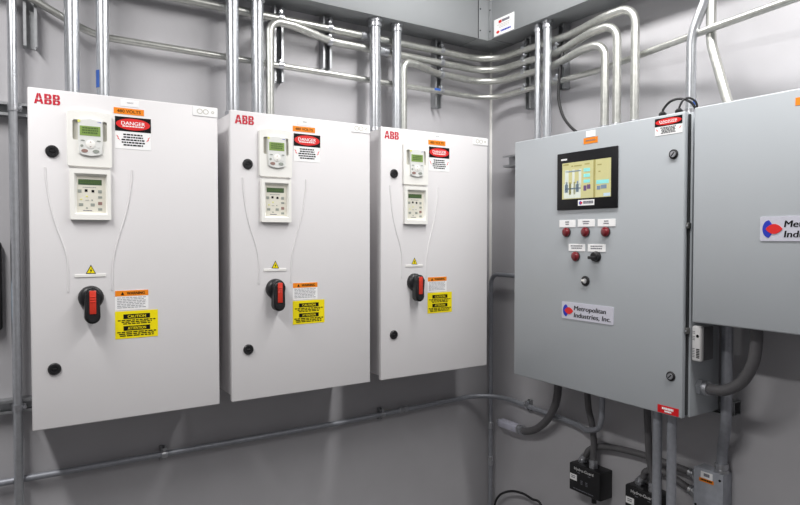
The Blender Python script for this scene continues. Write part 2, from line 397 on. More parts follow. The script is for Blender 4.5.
    x0, x1, z0, z1 = quad((192.5, 106.4), (216.6, 109.2), (192.5, 115.4), (216.6, 117.6))
    x1 = CW-.001; z1 = CH-.003
    ta = MB().box(x0, x1, -.002, 0, z0, z1, .0006, 1).build('corner_tag', 'white', root)
    t = MB()
    for k in range(3):
        cx = x0+(x1-x0)*(.28, .52, .80)[k]; r = (.010, .010, .005)[k]
        t.ring([(cx+r*math.cos(a), (z0+z1)/2+.9*r*math.sin(a)) for a in [2*PI*j/14 for j in range(14)]], ([(cx+(r-.0022)*math.cos(a), (z0+z1)/2+(.9*r-.0022)*math.sin(a)) for a in [2*PI*j/14 for j in range(14)]],)*2, -.0025, -.002)
    t.build('corner_print', 'pocket', ta)
    x0, x1, z0, z1 = quad((115.1, 290.5), (148.3, 289.8), (115.1, 310), (148.3, 309.4)); hz = (c1(115, 295.9)[1]+c1(148, 295.6)[1])/2
    st = MB().box(x0, x1, -.0008, 0, z0, z1).build('warning_sticker', 'white', root)
    MB().box(x0, x1, -.0013, -.0008, hz, z1).build('warning_band', 'orange', st)
    t = MB(); hh = z1-hz; t.text('WARNING', x0+(x1-x0)*.62, hz+hh*.25, hh*.5, -.0018, width=(x1-x0)*.54, bold=.03)
    t.poly([(x0+(x1-x0)*.17, hz+hh*.2), (x0+(x1-x0)*.27, hz+hh*.2), (x0+(x1-x0)*.22, hz+hh*.78)], -.0018, -.0013); t.build('warning_lettering', 'ink', st)
    t = MB(); t.lines(x0+.006, x1-.006, z0+.004, hz-.004, 7, -.0013, .45, 21, .12, False); t.build('warning_print', 'lgink', st)
    x0, x1, z0, z1 = quad((115.1, 310.9), (157.9, 310.1), (115.1, 338.6), (157.9, 336.5)); w, h = x1-x0, z1-z0
    st = MB().box(x0, x1, -.0010, 0, z0, z1).build('caution_sticker', 'yellow', root)
    for k, (word, zc) in enumerate((('CAUTION', .80), ('ATTENTION', .37))):
        MB().box(x0+w*.19, x1-w*.19, -.0015, -.001, z0+h*(zc-.085), z0+h*(zc+.085)).build('black_bar', 'ink', st)
        MB().text(word, (x0+x1)/2, z0+h*(zc-.05), h*.10, -.002, width=w*.42, bold=.02).build('caution_lettering', 'yellow', st)
    t = MB(); t.lines(x0+w*.06, x1-w*.06, z0+h*.49, z0+h*.68, 3, -.0015, .6, 31, .3); t.build('caution_print', 'ink', st); t = MB(); t.lines(x0+w*.04, x1-w*.04, z0+h*.05, z0+h*.25, 3, -.0015, .6, 32, .2); t.build('caution_print', 'ink', st)
    return root
cab = make_cabinet()
for x, lab in ((-1.4885, 'white drive cabinet in the middle of the row of three'), (-.8585, 'white drive cabinet nearest the room corner, last of the row')):
    c = copy_tree(cab); c.location = (x, -.3, CZ0); c['label'] = lab

# ------------------------------------------------------------------ control panel on the right wall
BX, BY0, BZ0 = -.283, -.485, .892
BW, BH, BD = 1.2885-.485, 1.0225, .20
def c2(u, v, x=BX): p = RX(u, v, x); return (BY0-p.y, p.z-BZ0)
def q2(*pts): return quad(*pts, f=c2)
def nameplate(root, x0, x1, z0, z1, up=0., cover=.45):
    w, h = x1-x0, z1-z0
    pl = MB().poly(rrect(x0, x1, z0, z1, h*.06, 3), -.0018, 0).build('nameplate', 'plate', root)
    cz = z0+h*.49; n = 14
    cr = [(x0+h*(.36-.26*math.cos(PI*k/n-PI/2)), cz+h*.36*math.sin(PI*k/n-PI/2)) for k in range(n+1)]
    cr += [(x0+h*.52, cz+h*.14), (x0+h*.52, cz-h*.14)]
    MB().poly(cr, -.0024, -.0018).build('blue_emblem', 'blue', pl)
    L, hh, ex = h*.66, h*.205, x0+h*.56
    MB().poly([(ex-L/2+L*k/12, cz+hh*math.sin(PI*k/12)**.8) for k in range(13)]+[(ex+L/2-L*k/12, cz-hh*math.sin(PI*k/12)**.8) for k in range(1, 12)], -.0030, -.0024).build('red_emblem', 'sred', pl)
    t = MB(); t.text('Metropolitan', x0+h*.95, z0+h*.56, h*.27, -.0024, width=h*2.30, bold=.03, align='LEFT', shear=.12)
    t.text('Industries, Inc.', x0+h*.95, z0+h*.15, h*.27, -.0024, width=h*2.62, bold=.03, align='LEFT', shear=.12)
    t.build('nameplate_lettering', 'ink', pl)
    return pl
def latch(root, x, z, r=.0165, nm='door_latch'):
    lk = MB().lathe((x, 0, z), (0, -1, 0), [(0, r), (.003, r), (.005, r*.8)]).build(nm, 'blackm', root)
    MB().lathe((x, -.005, z), (0, -1, 0), [(0, r*.62), (.002, r*.6)]).build('latch_insert', 'zinc', lk)
    b = MB(); b.poly([(x+a*r, z+c*r) for a, c in ((-.42, -.30), (-.28, -.46), (.42, .30), (.28, .46))], -.0076, -.007); b.build('latch_slot', 'ink', lk)
    return lk

cp = empty('control_panel', (BX, BY0, BZ0), RR, 'grey control panel with a touchscreen and red pilot lights', 'control panel')
MB().box(.004, BW+.010, .030, BD, .003, BH-.001, .003).build('enclosure_body', 'box', cp)
MB().box(.004, BW+.003, .0232, .0302, .010, BH-.008).build('door_gasket', 'gasket', cp)
MB().box(-.002, BW-.001, 0, .0225, 0, BH, .0045, 3).build('door', 'box', cp)
for v in (225.5, 331.5):
    z = c2(685.5, v)[1]; cl = MB().box(BW-.0005, BW+.008, .012, .030, z-.010, z+.010, .002).build('door_clamp', 'khaki', cp)
    MB().lathe((BW+.004, .012, z), (0, -1, 0), [(0, .003), (.002, .0028)], 12).build('clamp_screw', 'zinc', cl)
# touchscreen
x0, x1, z0, z1 = q2((557.4, 154.6), (618, 145.6), (557.4, 210.5), (617.8, 207.8))
x0 += .003; x1 += .003
ts = MB().box(x0, x1, -.006, 0, z0, z1, .003, 2).build('touchscreen', 'bezel', cp)
a0, a1, b0, b1 = q2((562.6, 164.5), (611.5, 157), (562.6, 199.8), (611.3, 196.3))
a0 += .004; a1 += .003
MB().box(a0, a1, -.0066, -.006, b0, b1).build('screen', 'screen', ts)
w, h = a1-a0, b1-b0; Y = -.0071
def scr(nm, m_, rects):
    t = MB()
    for (p, q, r_, s_) in rects: t.poly([(a0+w*p, b0+h*r_), (a0+w*q, b0+h*r_), (a0+w*q, b0+h*s_), (a0+w*p, b0+h*s_)], Y, Y+.0005)
    return t.build(nm, m_, ts)
scr('screen_side_panel', 'scrdark', [(.66, .70, .0, 1.0)])
scr('process_graphic', 'scrgrey', [(.04, .40, .05, .42), (.06, .14, .42, .80), (.22, .27, .42, .80), (.36, .41, .36, .80), (.04, .40, .02, .05)])
for p in ((.06, .13), (.30, .36)): scr('pump_icon', 'scrblue', [(p[0], p[1], .18, .40), (p[0]+.02, p[1]-.01, .40, .48)])
for p in ((.15, .20), (.25, .29)): scr('valve_icon', 'scrdark', [(p[0], p[1], .12, .46)])
scr('pipe_run', 'scrblue', [(.06, .40, .26, .30), (.08, .40, .74, .77)])
for z in (.76, .61, .46): scr('readout', 'scrcyan', [(.46, .59, z-.05, z+.04)])
scr('status_icon', 'scrink', [(.46, .52, .20, .34), (.53, .60, .24, .36)])
scr('readout', 'scrcyan', [(.72, .96, .35, .45)])
scr('menu_button', 'scrblue', [(.73, .80, .20, .30), (.81, .92, .22, .32)])
scr('menu_button', 'scrpale', [(.86, .99, .02, .10)])
scr('screen_print', 'scrdark', [(.02, .14, .93, .97), (.20, .24, .88, .91), (.26, .42, .88, .91), (.48, .58, .90, .93), (.74, .82, .84, .87), (.76, .80, .66, .69)])
px0, px1, pz0, pz1 = q2((578.3, 200.4), (594.6, 199.2), (578.3, 206), (594.6, 205))
px0 += .004; px1 += .004
pt = MB().box(px0, px1, -.0072, -.006, pz0, pz1, .0004, 1).build('badge', 'white', ts)
pw = px1-px0; ph = pz1-pz0
t = MB(); t.disc(px0+pw*.16, (pz0+pz1)/2, pw*.08, ph*.32, -.0078, -.0072); t.build('badge_emblem', 'blue', ts)
t = MB(); t.disc(px0+pw*.22, (pz0+pz1)/2, pw*.07, ph*.2, -.0082, -.0078); t.build('badge_emblem', 'sred', ts)
t = MB(); t.lines(px0+pw*.34, px1-pw*.06, pz0+ph*.2, pz1-ph*.2, 1, -.0078, .8, 4, 0); t.build('badge_print', 'gink', ts)
a, b = c2(562.3, 161.2), c2(568.2, 159.0)
t = MB(); t.lines(a[0], b[0], a[1]-.002, b[1]+.001, 1, -.0066, .8, 5, 0); t.build('maker_mark', 'white', ts)
# legend plates, pilot lights, switch
LEG = [((559.6, 220.2), (575.7, 219.9), (559.6, 227.4), (575.7, 227.2)), ((577.9, 219.6), (595, 219.1), (577.9, 226.9), (595, 226.4)), ((597.8, 219.2), (615.7, 218.8), (597.8, 226.6), (615.7, 226.3)),
       ((568.8, 244), (585.3, 243.9), (568.8, 251.2), (585.3, 251.2)), ((587.9, 244.1), (605.7, 244.2), (587.9, 251.6), (605.7, 251.9))]
for k, l in enumerate(LEG):
    x0, x1, z0, z1 = q2(*l)
    lp = MB().box(x0, x1, -.0016, 0, z0, z1, .0005, 1).build('legend_plate', 'white', cp)
    w, h = x1-x0, z1-z0
    t = MB(); f = (.36, .28, .34, .14, .12)[k]; t.lines(x0+w*f, x1-w*f, z0+h*.2, z1-h*.2, 2, -.0021, .5, 40+k, .3); t.build('legend_print', 'gink', lp)
for (u, v) in ((567, 232.2), (586, 232), (606.2, 231.8), (576.2, 256.3)):
    x, z = c2(u, v)
    pl = MB().lathe((x, 0, z), (0, -1, 0), [(0, .0195), (.004, .0195), (.005, .018)]).build('pilot_light', 'blackm', cp)
    MB().lathe((x, -.005, z), (0, -1, 0), [(0, .0185), (.005, .0178), (.009, .013), (.0105, .006)]).build('red_lens', 'dred', pl)
x, z = c2(596.8, 256.6)
sw = MB().lathe((x, 0, z), (0, -1, 0), [(0, .0205), (.007, .0205), (.009, .018), (.018, .017), (.020, .015)]).build('selector_switch', 'blackm', cp)
MB().box(x-.024, x+.012, -.026, -.018, z-.010, z+.002, .003).build('switch_lever', 'black', sw)
x, z = c2(585.7, 280.9)
ks = MB().lathe((x, 0, z), (0, -1, 0), [(0, .0195), (.004, .0195), (.006, .016)]).build('key_switch', 'blackm', cp)
MB().lathe((x, -.006, z), (0, -1, 0), [(0, .010), (.002, .0095)]).build('key_cylinder', 'zinc', ks)
MB().box(x-.014, x+.001, -.0095, -.006, z-.002, z+.006).build('key_pointer', 'cabedge', ks)
x0, x1, z0, z1 = q2((562.1, 301.5), (614.1, 307), (562.1, 317.5), (613.6, 325.5))
# the nameplate hangs level in the photo's perspective
nameplate(cp, x0, x1, z0, z1)
x0, x1, z0, z1 = q2((655.1, 119.2), (682.6, 114.8), (655.1, 136.8), (682.6, 131.7))
danger_sticker(cp, x0, x1, z0, z1, (c2(655, 127.4)[1]+c2(682, 123.2)[1])/2, 13)
x, z = c2(673.9, 154.2); latch(cp, x, z)
x, z = c2(671, 376.2); latch(cp, x, z)
x0, x1, z0, z1 = q2((586, 131.3), (595.4, 129.8), (586, 137.3), (595.4, 136.1))
MB().box(x0, x1, -.0008, 0, z0, z1).build('white_tag', 'white', cp)
x0, x1, z0, z1 = q2((583.6, 138.6), (597.8, 136.1), (583.8, 144.4), (597.7, 142.2))
st = MB().box(x0, x1, -.0008, 0, z0, z1).build('voltage_sticker', 'orange', cp)
t = MB(); t.lines(x0+.011, x1-.010, z0+.008, z1-.008, 1, -.0013, .8, 17, 0); t.build('voltage_print', 'rbtn', st)
x0, x1, z0, z1 = q2((657.6, 404), (679, 409.2), (657.6, 412), (678.6, 417.8))
st = MB().box(x0, x1, -.0008, 0, z0+.002, z1).build('red_sticker', 'cred', cp)
t = MB(); w, h = x1-x0, z1-z0; t.lines(x0+w*.22, x1-w*.24, z0+h*.50, z1-h*.2, 1, -.0013, .9, 18, 0); t.lines(x0+w*.34, x1-w*.34, z0+h*.22, z0+h*.44, 1, -.0013, .9, 19, 0); t.build('red_print', 'white', st)
# two plug glands on top
for (u, v) in ((660.5, 114), (677, 109.5)):
    x, _ = c2(u, v, -.25)
    MB().lathe((x, .045, BH-.0008), (0, 0, 1), [(0, .020), (.006, .020), (.0065, .013), (.016, .013), (.022, .007)], 6).build('cable_gland', 'blackm', cp)
gx = [c2(u, v, -.25)[0] for (u, v) in ((660.5, 114), (677, 109.5))]

# ------------------------------------------------------------------ second enclosure on the right wall
PY0, PZ0 = -1.3205, 1.2205
PW, PH = .76, .699
pn = empty('wall_enclosure', (BX, PY0, PZ0), RR, 'grey wall enclosure with a maker nameplate, cut by the picture edge', 'electrical enclosure')
def c3(u, v): p = RX(u, v); return (PY0-p.y, p.z-PZ0)
MB().box(.004, PW, .030, BD, .003, PH-.001, .003).build('enclosure_body', 'box', pn)
MB().box(.006, PW-.012, .0232, .0302, .010, PH-.008).build('door_gasket', 'gasket', pn)
MB().box(0, PW-.006, 0, .0225, 0, PH, .0045, 3).build('door', 'box', pn)
x0 = (c3(760.3, 217)[0]+c3(760.3, 241)[0])/2; z1 = c3(762, 216.8)[1]; z0 = c3(762, 240.9)[1]
nameplate(pn, x0, x0+(z1-z0)*3.8, z0, z1)
x0 = c3(795.6, 98)[0]; z1 = c3(796, 97.8)[1]; z0 = c3(796, 105.6)[1]
st = MB().box(x0, x0+.085, -.0008, 0, z0, z1).build('orange_sticker', 'orange', pn)
MB().lines(x0+.016, x0+.07, z0+.008, z1-.008, 1, -.0013, .8, 23, 0).build('orange_print', 'ink', st)

# ------------------------------------------------------------------ wireway (square duct) along both walls
WZ0, WZ1, WD = 2.469, 2.658, .15
EL, ER = .215, .174
wl = tag(MB().box(-4.399, -EL-.001, -WD, -.001, WZ0, WZ1, .002).build('wireway', 'duct', loc=(0, 0, 0)), 'grey square wireway running above the white drive cabinets', 'wireway')
wr = tag(MB().box(-WD, -.001, -4.599, -ER-.001, WZ0, WZ1, .002).build('wireway', 'duct', loc=(0, 0, 0)), 'grey square wireway running above the touchscreen panel', 'wireway')
e = MB(); e.box(-EL, -.001, -WD-.0015, -.001, WZ0-.0015, WZ1+.0015, .001).box(-WD-.0015, -.001, -ER, -WD-.0016, WZ0-.0015, WZ1+.0015, .001)
el = tag(e.build('wireway_elbow', 'duct', loc=(0, 0, 0)), 'grey wireway elbow with screws joining both ducts in the corner', 'wireway elbow')
for z in (WZ0+.040, WZ1-.045):
    MB().lathe((-EL+.012, -WD-.0015, z), (0, -1, 0), [(0, .004), (.002, .0035)], 10).build('screw', 'blackm', el)
    MB().lathe((-WD-.0015, -ER+.010, z), (-1, 0, 0), [(0, .004), (.002, .0035)], 10).build('screw', 'blackm', el)
MB().box(-EL-.0005, -EL+.0015, -WD-.003, -WD, WZ0, WZ1).build('joint_flange', 'gasket', el)
def cw(u, v): p = RX(u, v, -WD); return (-p.y, p.z)
x0, x1, z0, z1 = quad((494.2, 20.2), (514.2, 11.8), (494.2, 37.6), (514.2, 28.4), f=cw)
def onR(mb, X):
    for v in mb.bm.verts: x, y, z = v.co; v.co = (X+y, -x, z)
    return mb
st = onR(MB().box(x0, x1, -.0008, 0, z0, z1), -WD).build('maker_sticker', 'white', wr)
w, h = x1-x0, z1-z0
onR(MB().box(x0+w*.40, x0+w*.78, -.0014, -.0008, z0+h*.72, z0+h*.86), -WD).build('dark_print', 'gink', st)
onR(MB().box(x0+w*.24, x0+w*.38, -.0014, -.0008, z0+h*.70, z0+h*.86), -WD).build('red_print', 'cred', st)
onR(MB().lines(x0+w*.15, x1-w*.1, z0+h*.36, z0+h*.62, 3, -.0014, .35, 51, .3), -WD).build('small_print', 'pocket', st)
onR(MB().lines(x0+w*.34, x1-w*.14, z0+h*.14, z0+h*.26, 1, -.0014, .8, 52, 0), -WD).build('blue_print', 'blue', st)
onR(MB().disc(x0+w*.20, z0+h*.2, w*.08, h*.08, -.0014, -.0008), -WD).build('emblem', 'sred', st)

# ------------------------------------------------------------------ conduits
def straight_axis(p, q): return (V(q)-V(p)).normalized()
def connector(p, d, r, L=.035):
    """compression connector at a tube's end: nut, body, gland ring; d points into the enclosure"""
    d = V(d).normalized(); a = V(p)-d*L
    return MB().lathe(a, d, [(0, r*1.05), (.002, r*1.22), (L*.45, r*1.25), (L*.48, r*1.12), (L*.62, r*1.12), (L*.65, r*1.32), (L-.0008, r*1.32)], 20)
def patch(c, d, r, L):
    t = MB(); a = (V((-1, -.25, 0)) if c.x < -1 else V((.1, -1, 0))) if abs(d.z) > .5 else V((0, -1, -.2))
    a = (a-d*a.dot(d)).normalized(); b = d.cross(a); g = []
    for k in range(7):
        f = (k-3)*.22; u = a*math.cos(f)+b*math.sin(f)
        g.append([t.bm.verts.new(c+u*(r+o)+d*s_) for o, s_ in ((.0002, -L/2), (.0009, -L/2), (.0009, L/2), (.0002, L/2))])
    for i in range(6):
        for j in range(4): t.bm.faces.new((g[i][j], g[i+1][j], g[i+1][(j+1) % 4], g[i][(j+1) % 4]))
    t.bm.faces.new(g[0]); t.bm.faces.new(g[-1][::-1]); bmesh.ops.recalc_face_normals(t.bm, faces=t.bm.faces)
    return t
def conduit(pts, r, label, group=None, m='emt', name='conduit', cat='conduit', ends=(), couplings=(), bands=(), seg=18):
    pts = [V(p) for p in pts]; o0 = pts[0].copy()
    o = tag(MB().tube(pts, r, seg).build(name, m, loc=o0, sub=o0), label, cat, group)
    for e in ends:
        p, d = (pts[0], pts[0]-pts[1]) if e == 0 else (pts[-1], pts[-1]-pts[-2])
        connector(p, d, r).build('connector', 'zinc', o, sub=o0)
    for c, d, L in couplings:
        c, d = V(c), V(d).normalized()
        MB().lathe(c-d*L/2, d, [(0, r*1.08), (.002, r*1.28), (L*.42, r*1.28), (L*.44, r*1.12), (L*.56, r*1.12), (L*.58, r*1.28), (L-.002, r*1.28), (L, r*1.08)], 20).build('coupling', 'zinc', o, sub=o0)
    for c, d, L in bands:
        c, d = V(c), V(d).normalized()
        patch(c, d, r, L).build('blue_tape', 'blueband', o, sub=o0)
    return o
ctop = CZ0+CH
YP = -.105
def riser(u, v, r, label, top=WZ0-.0005, ends=(0, 1), bands=()):
    x = LY(u, v, YP).x
    return conduit([(x, YP, ctop-.003), (x, YP, top)], r, label, 'riser conduits above the drive cabinets', ends=ends, bands=[((x, YP, z), (0, 0, 1), L) for z, L in bands])
riser(71.8, 40, .0235, 'thick silver riser conduit on the first white cabinet, nearest its logo', )
riser(102.5, 40, .0215, 'silver riser conduit with a blue mark on the first white cabinet', bands=((2.05, .06),))
riser(232.5, 60, .0245, 'thick silver riser conduit at the logo corner of the middle white cabinet')
riser(257.5, 60, .0245, 'thick silver riser conduit beside the bent tube on the middle cabinet')
riser(375, 60, .0245, 'thick silver riser conduit in the gap before the corner cabinet')
riser(396.8, 60, .0205, 'thinner silver riser conduit beside the bent tube on the corner cabinet')
# four horizontal runs around the corner
YH, XH, rh = -.0590, -.0590, .0165
R0 = .22; RC = .14
cbt = BZ0+BH-.001
def xdown(u, v, X): return RX(u, v, X).y
XA = -.135
y1, y2, y3 = xdown(635, 70, XA), xdown(617, 70, XA), xdown(605, 70, XA)
zH = (2.408, 2.350, 2.292, 2.2125)
cpl = lambda u, v, d=(1, 0, 0): (LY(u, v, YH), d, .05)
def corner_run(z, left, ydown, X=XA, zr=None):
    return fillet(list(left)+[(XH, YH, z), (XH, ydown+.42, z), (X, ydown+.12, (zr or z)), (X, ydown, zr or z), (X, ydown, cbt)][:], [R0]*(len(left)-1)+[R0, .3, .2, .13] if len(left) > 1 else [R0, .3, .3, .13])
zR = [z-.012 for z in zH]
conduit(fillet([(-4.399, YH, zH[0]), (XH, YH, zR[0]+.006), (XH, -.60, zR[0]-.004), (XA, y1+.14, zR[0]-.012), (XA, y1, zR[0]-.012), (XA, y1, cbt)], [RC, .4, .2, .135]), rh,
        'topmost silver conduit rounding the corner, looping down highest into the touchscreen panel', 'conduit runs round the corner', m='emt2', ends=(1,), couplings=[((LY(365, 36, YH).x, YH, zH[0]-.004), (1, 0, 0), .05)])
xv = LY(270, 90, YP).x
conduit(fillet([(xv, YP, ctop-.003), (xv, YP, 2.374), (xv+.10, YP+.004, 2.372), (xv+.30, YH, zH[1]), (XH, YH, zR[1]+.006), (XH, -.53, zR[1]-.004), (XA, y2+.13, zR[1]+.002), (XA, y2, zR[1]+.002), (XA, y2, cbt)], [.095, .12, .3, RC, .4, .2, .125]), rh,
        'silver conduit bent over from the middle white cabinet and round the corner', 'conduit runs round the corner', m='emt2', ends=(0, 1), couplings=[((LY(383, 53, YH).x, YH, zH[1]), (1, 0, 0), .05)])
xv = LY(403.5, 100, YP).x
conduit(fillet([(xv, YP, ctop-.003), (xv, YP, 2.306), (xv+.08, YP+.006, 2.305), (xv+.22, YH, zH[2]), (XH, YH, zR[2]+.006), (XH, -.48, zR[2]-.004), (XA, y3+.12, zR[2]), (XA, y3, zR[2]), (XA, y3, cbt)], [.075, .10, .3, RC, .3, .2, .115]), rh,
        'silver conduit bent over from the corner cabinet, innermost of the three arcs', 'conduit runs round the corner', m='emt2', ends=(0, 1), couplings=[((XH-.006, RX(560, 59, -.07).y, zR[2]-.003), (0, -1, 0), .045)])
conduit(fillet([(-2.52, YH, 2.4685), (-2.44, YH, 2.365), (-2.115, YH, 2.318), (-1.90, YH, zH[3]), (XH, YH, zR[3]+.006), (XH, -.75, zR[3]), (-.15, -1.32, 2.208), (-.21, -1.7, 2.208), (-.21, -4.599, 2.208)], [.06, .25, .3, RC, .4, .6, .6]), .0125,
        'lowest thin conduit running the length of both walls', 'conduit runs round the corner', m='emt2', bands=[((LY(436, 89, YH).x, YH, zH[3]), (1, 0, 0), .035)])
# risers from the control panel to the wireway
XQ = -.112
for (u, r, lab) in ((538, .0145, 'thinner of the two silver riser conduits on the touchscreen panel'), (547.3, .0185, 'thicker of the two silver riser conduits on the touchscreen panel')):
    y = RX(u, 60, XQ).y
    conduit([(XQ, y, cbt), (XQ, y, WZ0-.0005)], r, lab, 'riser conduits above the touchscreen panel', ends=(0, 1))
XB = -.15
def q(u, v, X): return tuple(RX(u, v, X))
yb = RX(690.8, 90, XB).y
conduit(fillet([(XB, yb, cbt), (XB, yb, 2.20), (XB+.02, yb-.075, 2.40), (XB+.03, yb-.09, WZ0-.0005)], [.22, .1]), .0165, 'silver conduit curving up beside the door edge of the touchscreen panel', ends=(0,), bands=[((XB, yb, 1.968), (0, 0, 1.0001), .018)])
a, b, c = RX(711.5, 0, -.125), RX(712.5, 46, -.14), RX(728, 103, -.17)
conduit(fillet([(a.x, a.y, WZ0-.0005), (a.x, a.y, b.z+.02), (-.17, c.y, PZ0+PH-.001+.02), (-.17, c.y-.004, PZ0+PH-.001)], [.16, .03]), .0165, 'silver offset conduit dropping into the nameplate enclosure', m='emt2')
# full-height wall pipe at the open end
x = -2.1455
conduit([(x, -.0605, .001), (x, -.0605, CZ-.001)], .0145, 'full-height silver conduit clamped to the rails past the last white cabinet', m='emt')
# low run around the corner
ZL = .662
low = conduit(fillet([(-4.399, -.030, ZL+.006), (-2.3, -.030, ZL+.006), (-.90, -.030, ZL), (-.024, -.030, ZL+.016), (-.030, -.62, ZL), (-.075, -.72, ZL+.005), (-.15, -.855, ZL+.06), (-.15, -.855, BZ0+.002)], [1, 1, .17, .2, .15, .09]), .0118,
        'thin low conduit running under the white cabinets and up into the panel', m='rigid', ends=(1,), couplings=[((LY(403, 409, -.03).x, -.030, ZL+.009), (1, 0, 0), .05)])
# pipe hugging the corner
conduit(fillet([(-.040, -.052, .001), (-.040, -.052, 1.306), (-.040, -.75, 1.306)], [.05]), .0108, 'thin dark conduit standing in the room corner', m='rigid', couplings=[((-.04, -.052, RX(489, 459.5, -.04).z), (0, 0, 1), .05), ((-.04, -.052, RX(488, 424, -.04).z), (0, 0, 1), .035)])
# two pipes below the control panel
for (u, lab) in ((657.1, 'grey pipe dropping from the panel underside, left one of the close pair'), (671.5, 'grey pipe dropping from the panel underside, right one of the close pair')):
    y = RX(u, 460, -.215).y
    conduit([(-.215, y, .001), (-.215, y, BZ0+.002)], .0160, lab, 'pair of grey pipes below the panel', m='rigid')
# pipe into the steel junction box
JX, JY0, JY1, JZ1, JZ0 = -.060, -1.196, -1.305, .660, .500
yj = -1.280
YT = -1.340
conduit(fillet([(-.034, yj-.006, JZ1), (-.034, yj-.006, .735), (-.106, YT, .860), (-.106, YT, PZ0+.002)], [.12, .12]), .0180, 'grey conduit rising from the steel junction box to the nameplate enclosure', m='rigid', ends=(0,))

# ------------------------------------------------------------------ flexible conduits
def flexc(pts, r, label, group='flexible conduits below the panels', ends=(), name='flexible_conduit', L=.035):
    P = spline(pts, 10); o0 = P[0].copy()
    o = tag(MB().tube(P, r, 16).build(name, 'flex', loc=o0, sub=o0), label, 'flexible conduit', group)
    for e in ends:
        p, d = (P[0], P[0]-P[1]) if e == 0 else (P[-1], P[-1]-P[-2])
        d = d.normalized(); a = p-d*L
        c = MB().lathe(a, d, [(0, r*1.05), (.001, r*1.3), (L*.35, r*1.34), (L*.37, r*1.15), (L*.55, r*1.15)], 16).lathe(a+d*L*.55, d, [(0, r*1.45), (L*.44, r*1.45)], 6)
        c.build('connector', 'zinc', o, sub=o0)
    return o
y0 = BY0-BW-.010
F = lambda u, v, X: tuple(RX(u, v, X))
flexc([(-.20, y0, .992), (-.20, y0-.045, .992), (-.20, -1.390, 1.000), (-.20, -1.440, 1.036), (-.20, -1.474, 1.10), (-.195, -1.482, 1.17), (-.195, -1.482, PZ0+.003)], .0185, 'thick dark flexible conduit looping from the panel side to the enclosure', ends=(0,))
# conduit body on the wall and its hose
lbY0, lbY1, lbZ = -.128, -.262, .548
XL = -.040
lb = MB()
lb.box(XL-.022, XL+.020, lbY1, lbY0, lbZ-.019, lbZ+.019, .008, 3)
lb = tag(lb.build('conduit_box', 'lbody', loc=(XL, lbY1, lbZ), sub=(XL, lbY1, lbZ)), 'pale alloy conduit body fixed low on the wall near the corner', 'conduit fitting')
MB().box(XL-.0255, XL-.0221, lbY1+.012, lbY0-.012, lbZ-.014, lbZ+.014, .003).build('cover', 'lbody', lb, sub=(XL, lbY1, lbZ))
MB().lathe((XL, lbY0, lbZ), (0, 1, 0), [(0, .014), (.018, .0135)], 14).build('hub', 'zinc', lb, sub=(XL, lbY1, lbZ))
for yy in (lbY1+.022, lbY0-.022): MB().lathe((XL-.0256, yy, lbZ), (-1, 0, 0), [(0, .004), (.002, .0035)], 10).build('screw', 'zinc', lb, sub=(XL, lbY1, lbZ))
flexc([(XL, lbY1, lbZ), (XL-.002, lbY1-.045, lbZ), F(536, 429, -.052), F(547, 420, -.068), F(554, 408, -.085), F(557.5, 394, -.105), (-.11, RX(558, 388, -.11).y, BZ0+.003)], .0175, 'dark flexible conduit bending from the alloy conduit body up into the panel', ends=(0,))

# black protector boxes on the wall
HX, HZ0, HH, HW, HD = -.080, .382, .121, .168, .0799
def protector(root):
    MB().box(0, HW, .004, HD, 0, HH, .004).build('housing', 'blackm', root)
    MB().box(.002, HW-.002, 0, .0042, .002, HH-.002, .001, 1).build('front_plate', 'black', root)
    t = MB(); t.text('Hydro-Guard', HW*.48, HH*.80, HH*.10, -.0005, width=HW*.62); t.build('front_lettering', 'white', root)
    t = MB(); t.lines(HW*.28, HW*.36, HH*.70, HH*.74, 1, -.0004, .7, 1, 0); t.lines(HW*.62, HW*.70, HH*.70, HH*.74, 1, -.0004, .7, 2, 0); t.lines(HW*.14, HW*.80, HH*.09, HH*.13, 1, -.0004, .7, 3, 0)
    for k in range(2): t.lines(HW*(.38+.16*k), HW*(.45+.16*k), HH*.32, HH*.48, 3, -.0004, .5, 4+k, 0)
    t.build('front_print', 'gink', root)
    st = MB().box(HW*.03, HW*.26, -.001, 0, HH*.40, HH*.62).build('white_sticker', 'white', root)
    MB().lines(HW*.08, HW*.21, HH*.45, HH*.57, 2, -.0015, .5, 6, 0).build('sticker_print', 'gink', st)
    MB().lathe((HW, HD*.85, HH*.90), (1, 0, 0), [(0, .004), (.002, .0035)], 10).build('side_stud', 'blackm', root)
    MB().cyl((HW*.62, HD*.5, 0), (HW*.62, HD*.5, -.035), .011).build('bottom_nipple', 'blackm', root)
hy1 = RX(569.2, 475, HX).y; hy2 = RX(624.9, 490, HX).y
h1 = empty('wall_box', (HX, hy1, HZ0), RR, 'black wall box with two hoses, in full view nearer the room corner', 'wall box', 'black boxes low on the wall')
protector(h1)
h2 = copy_tree(h1); h2.location = (HX, hy2, HZ0); h2['label'] = 'black wall box half hidden behind the pair of grey pipes'
HT = HZ0+HH
def hp(hy, fx, fy): return (HX+HD*fy, hy-HW*fx, HT-.001)
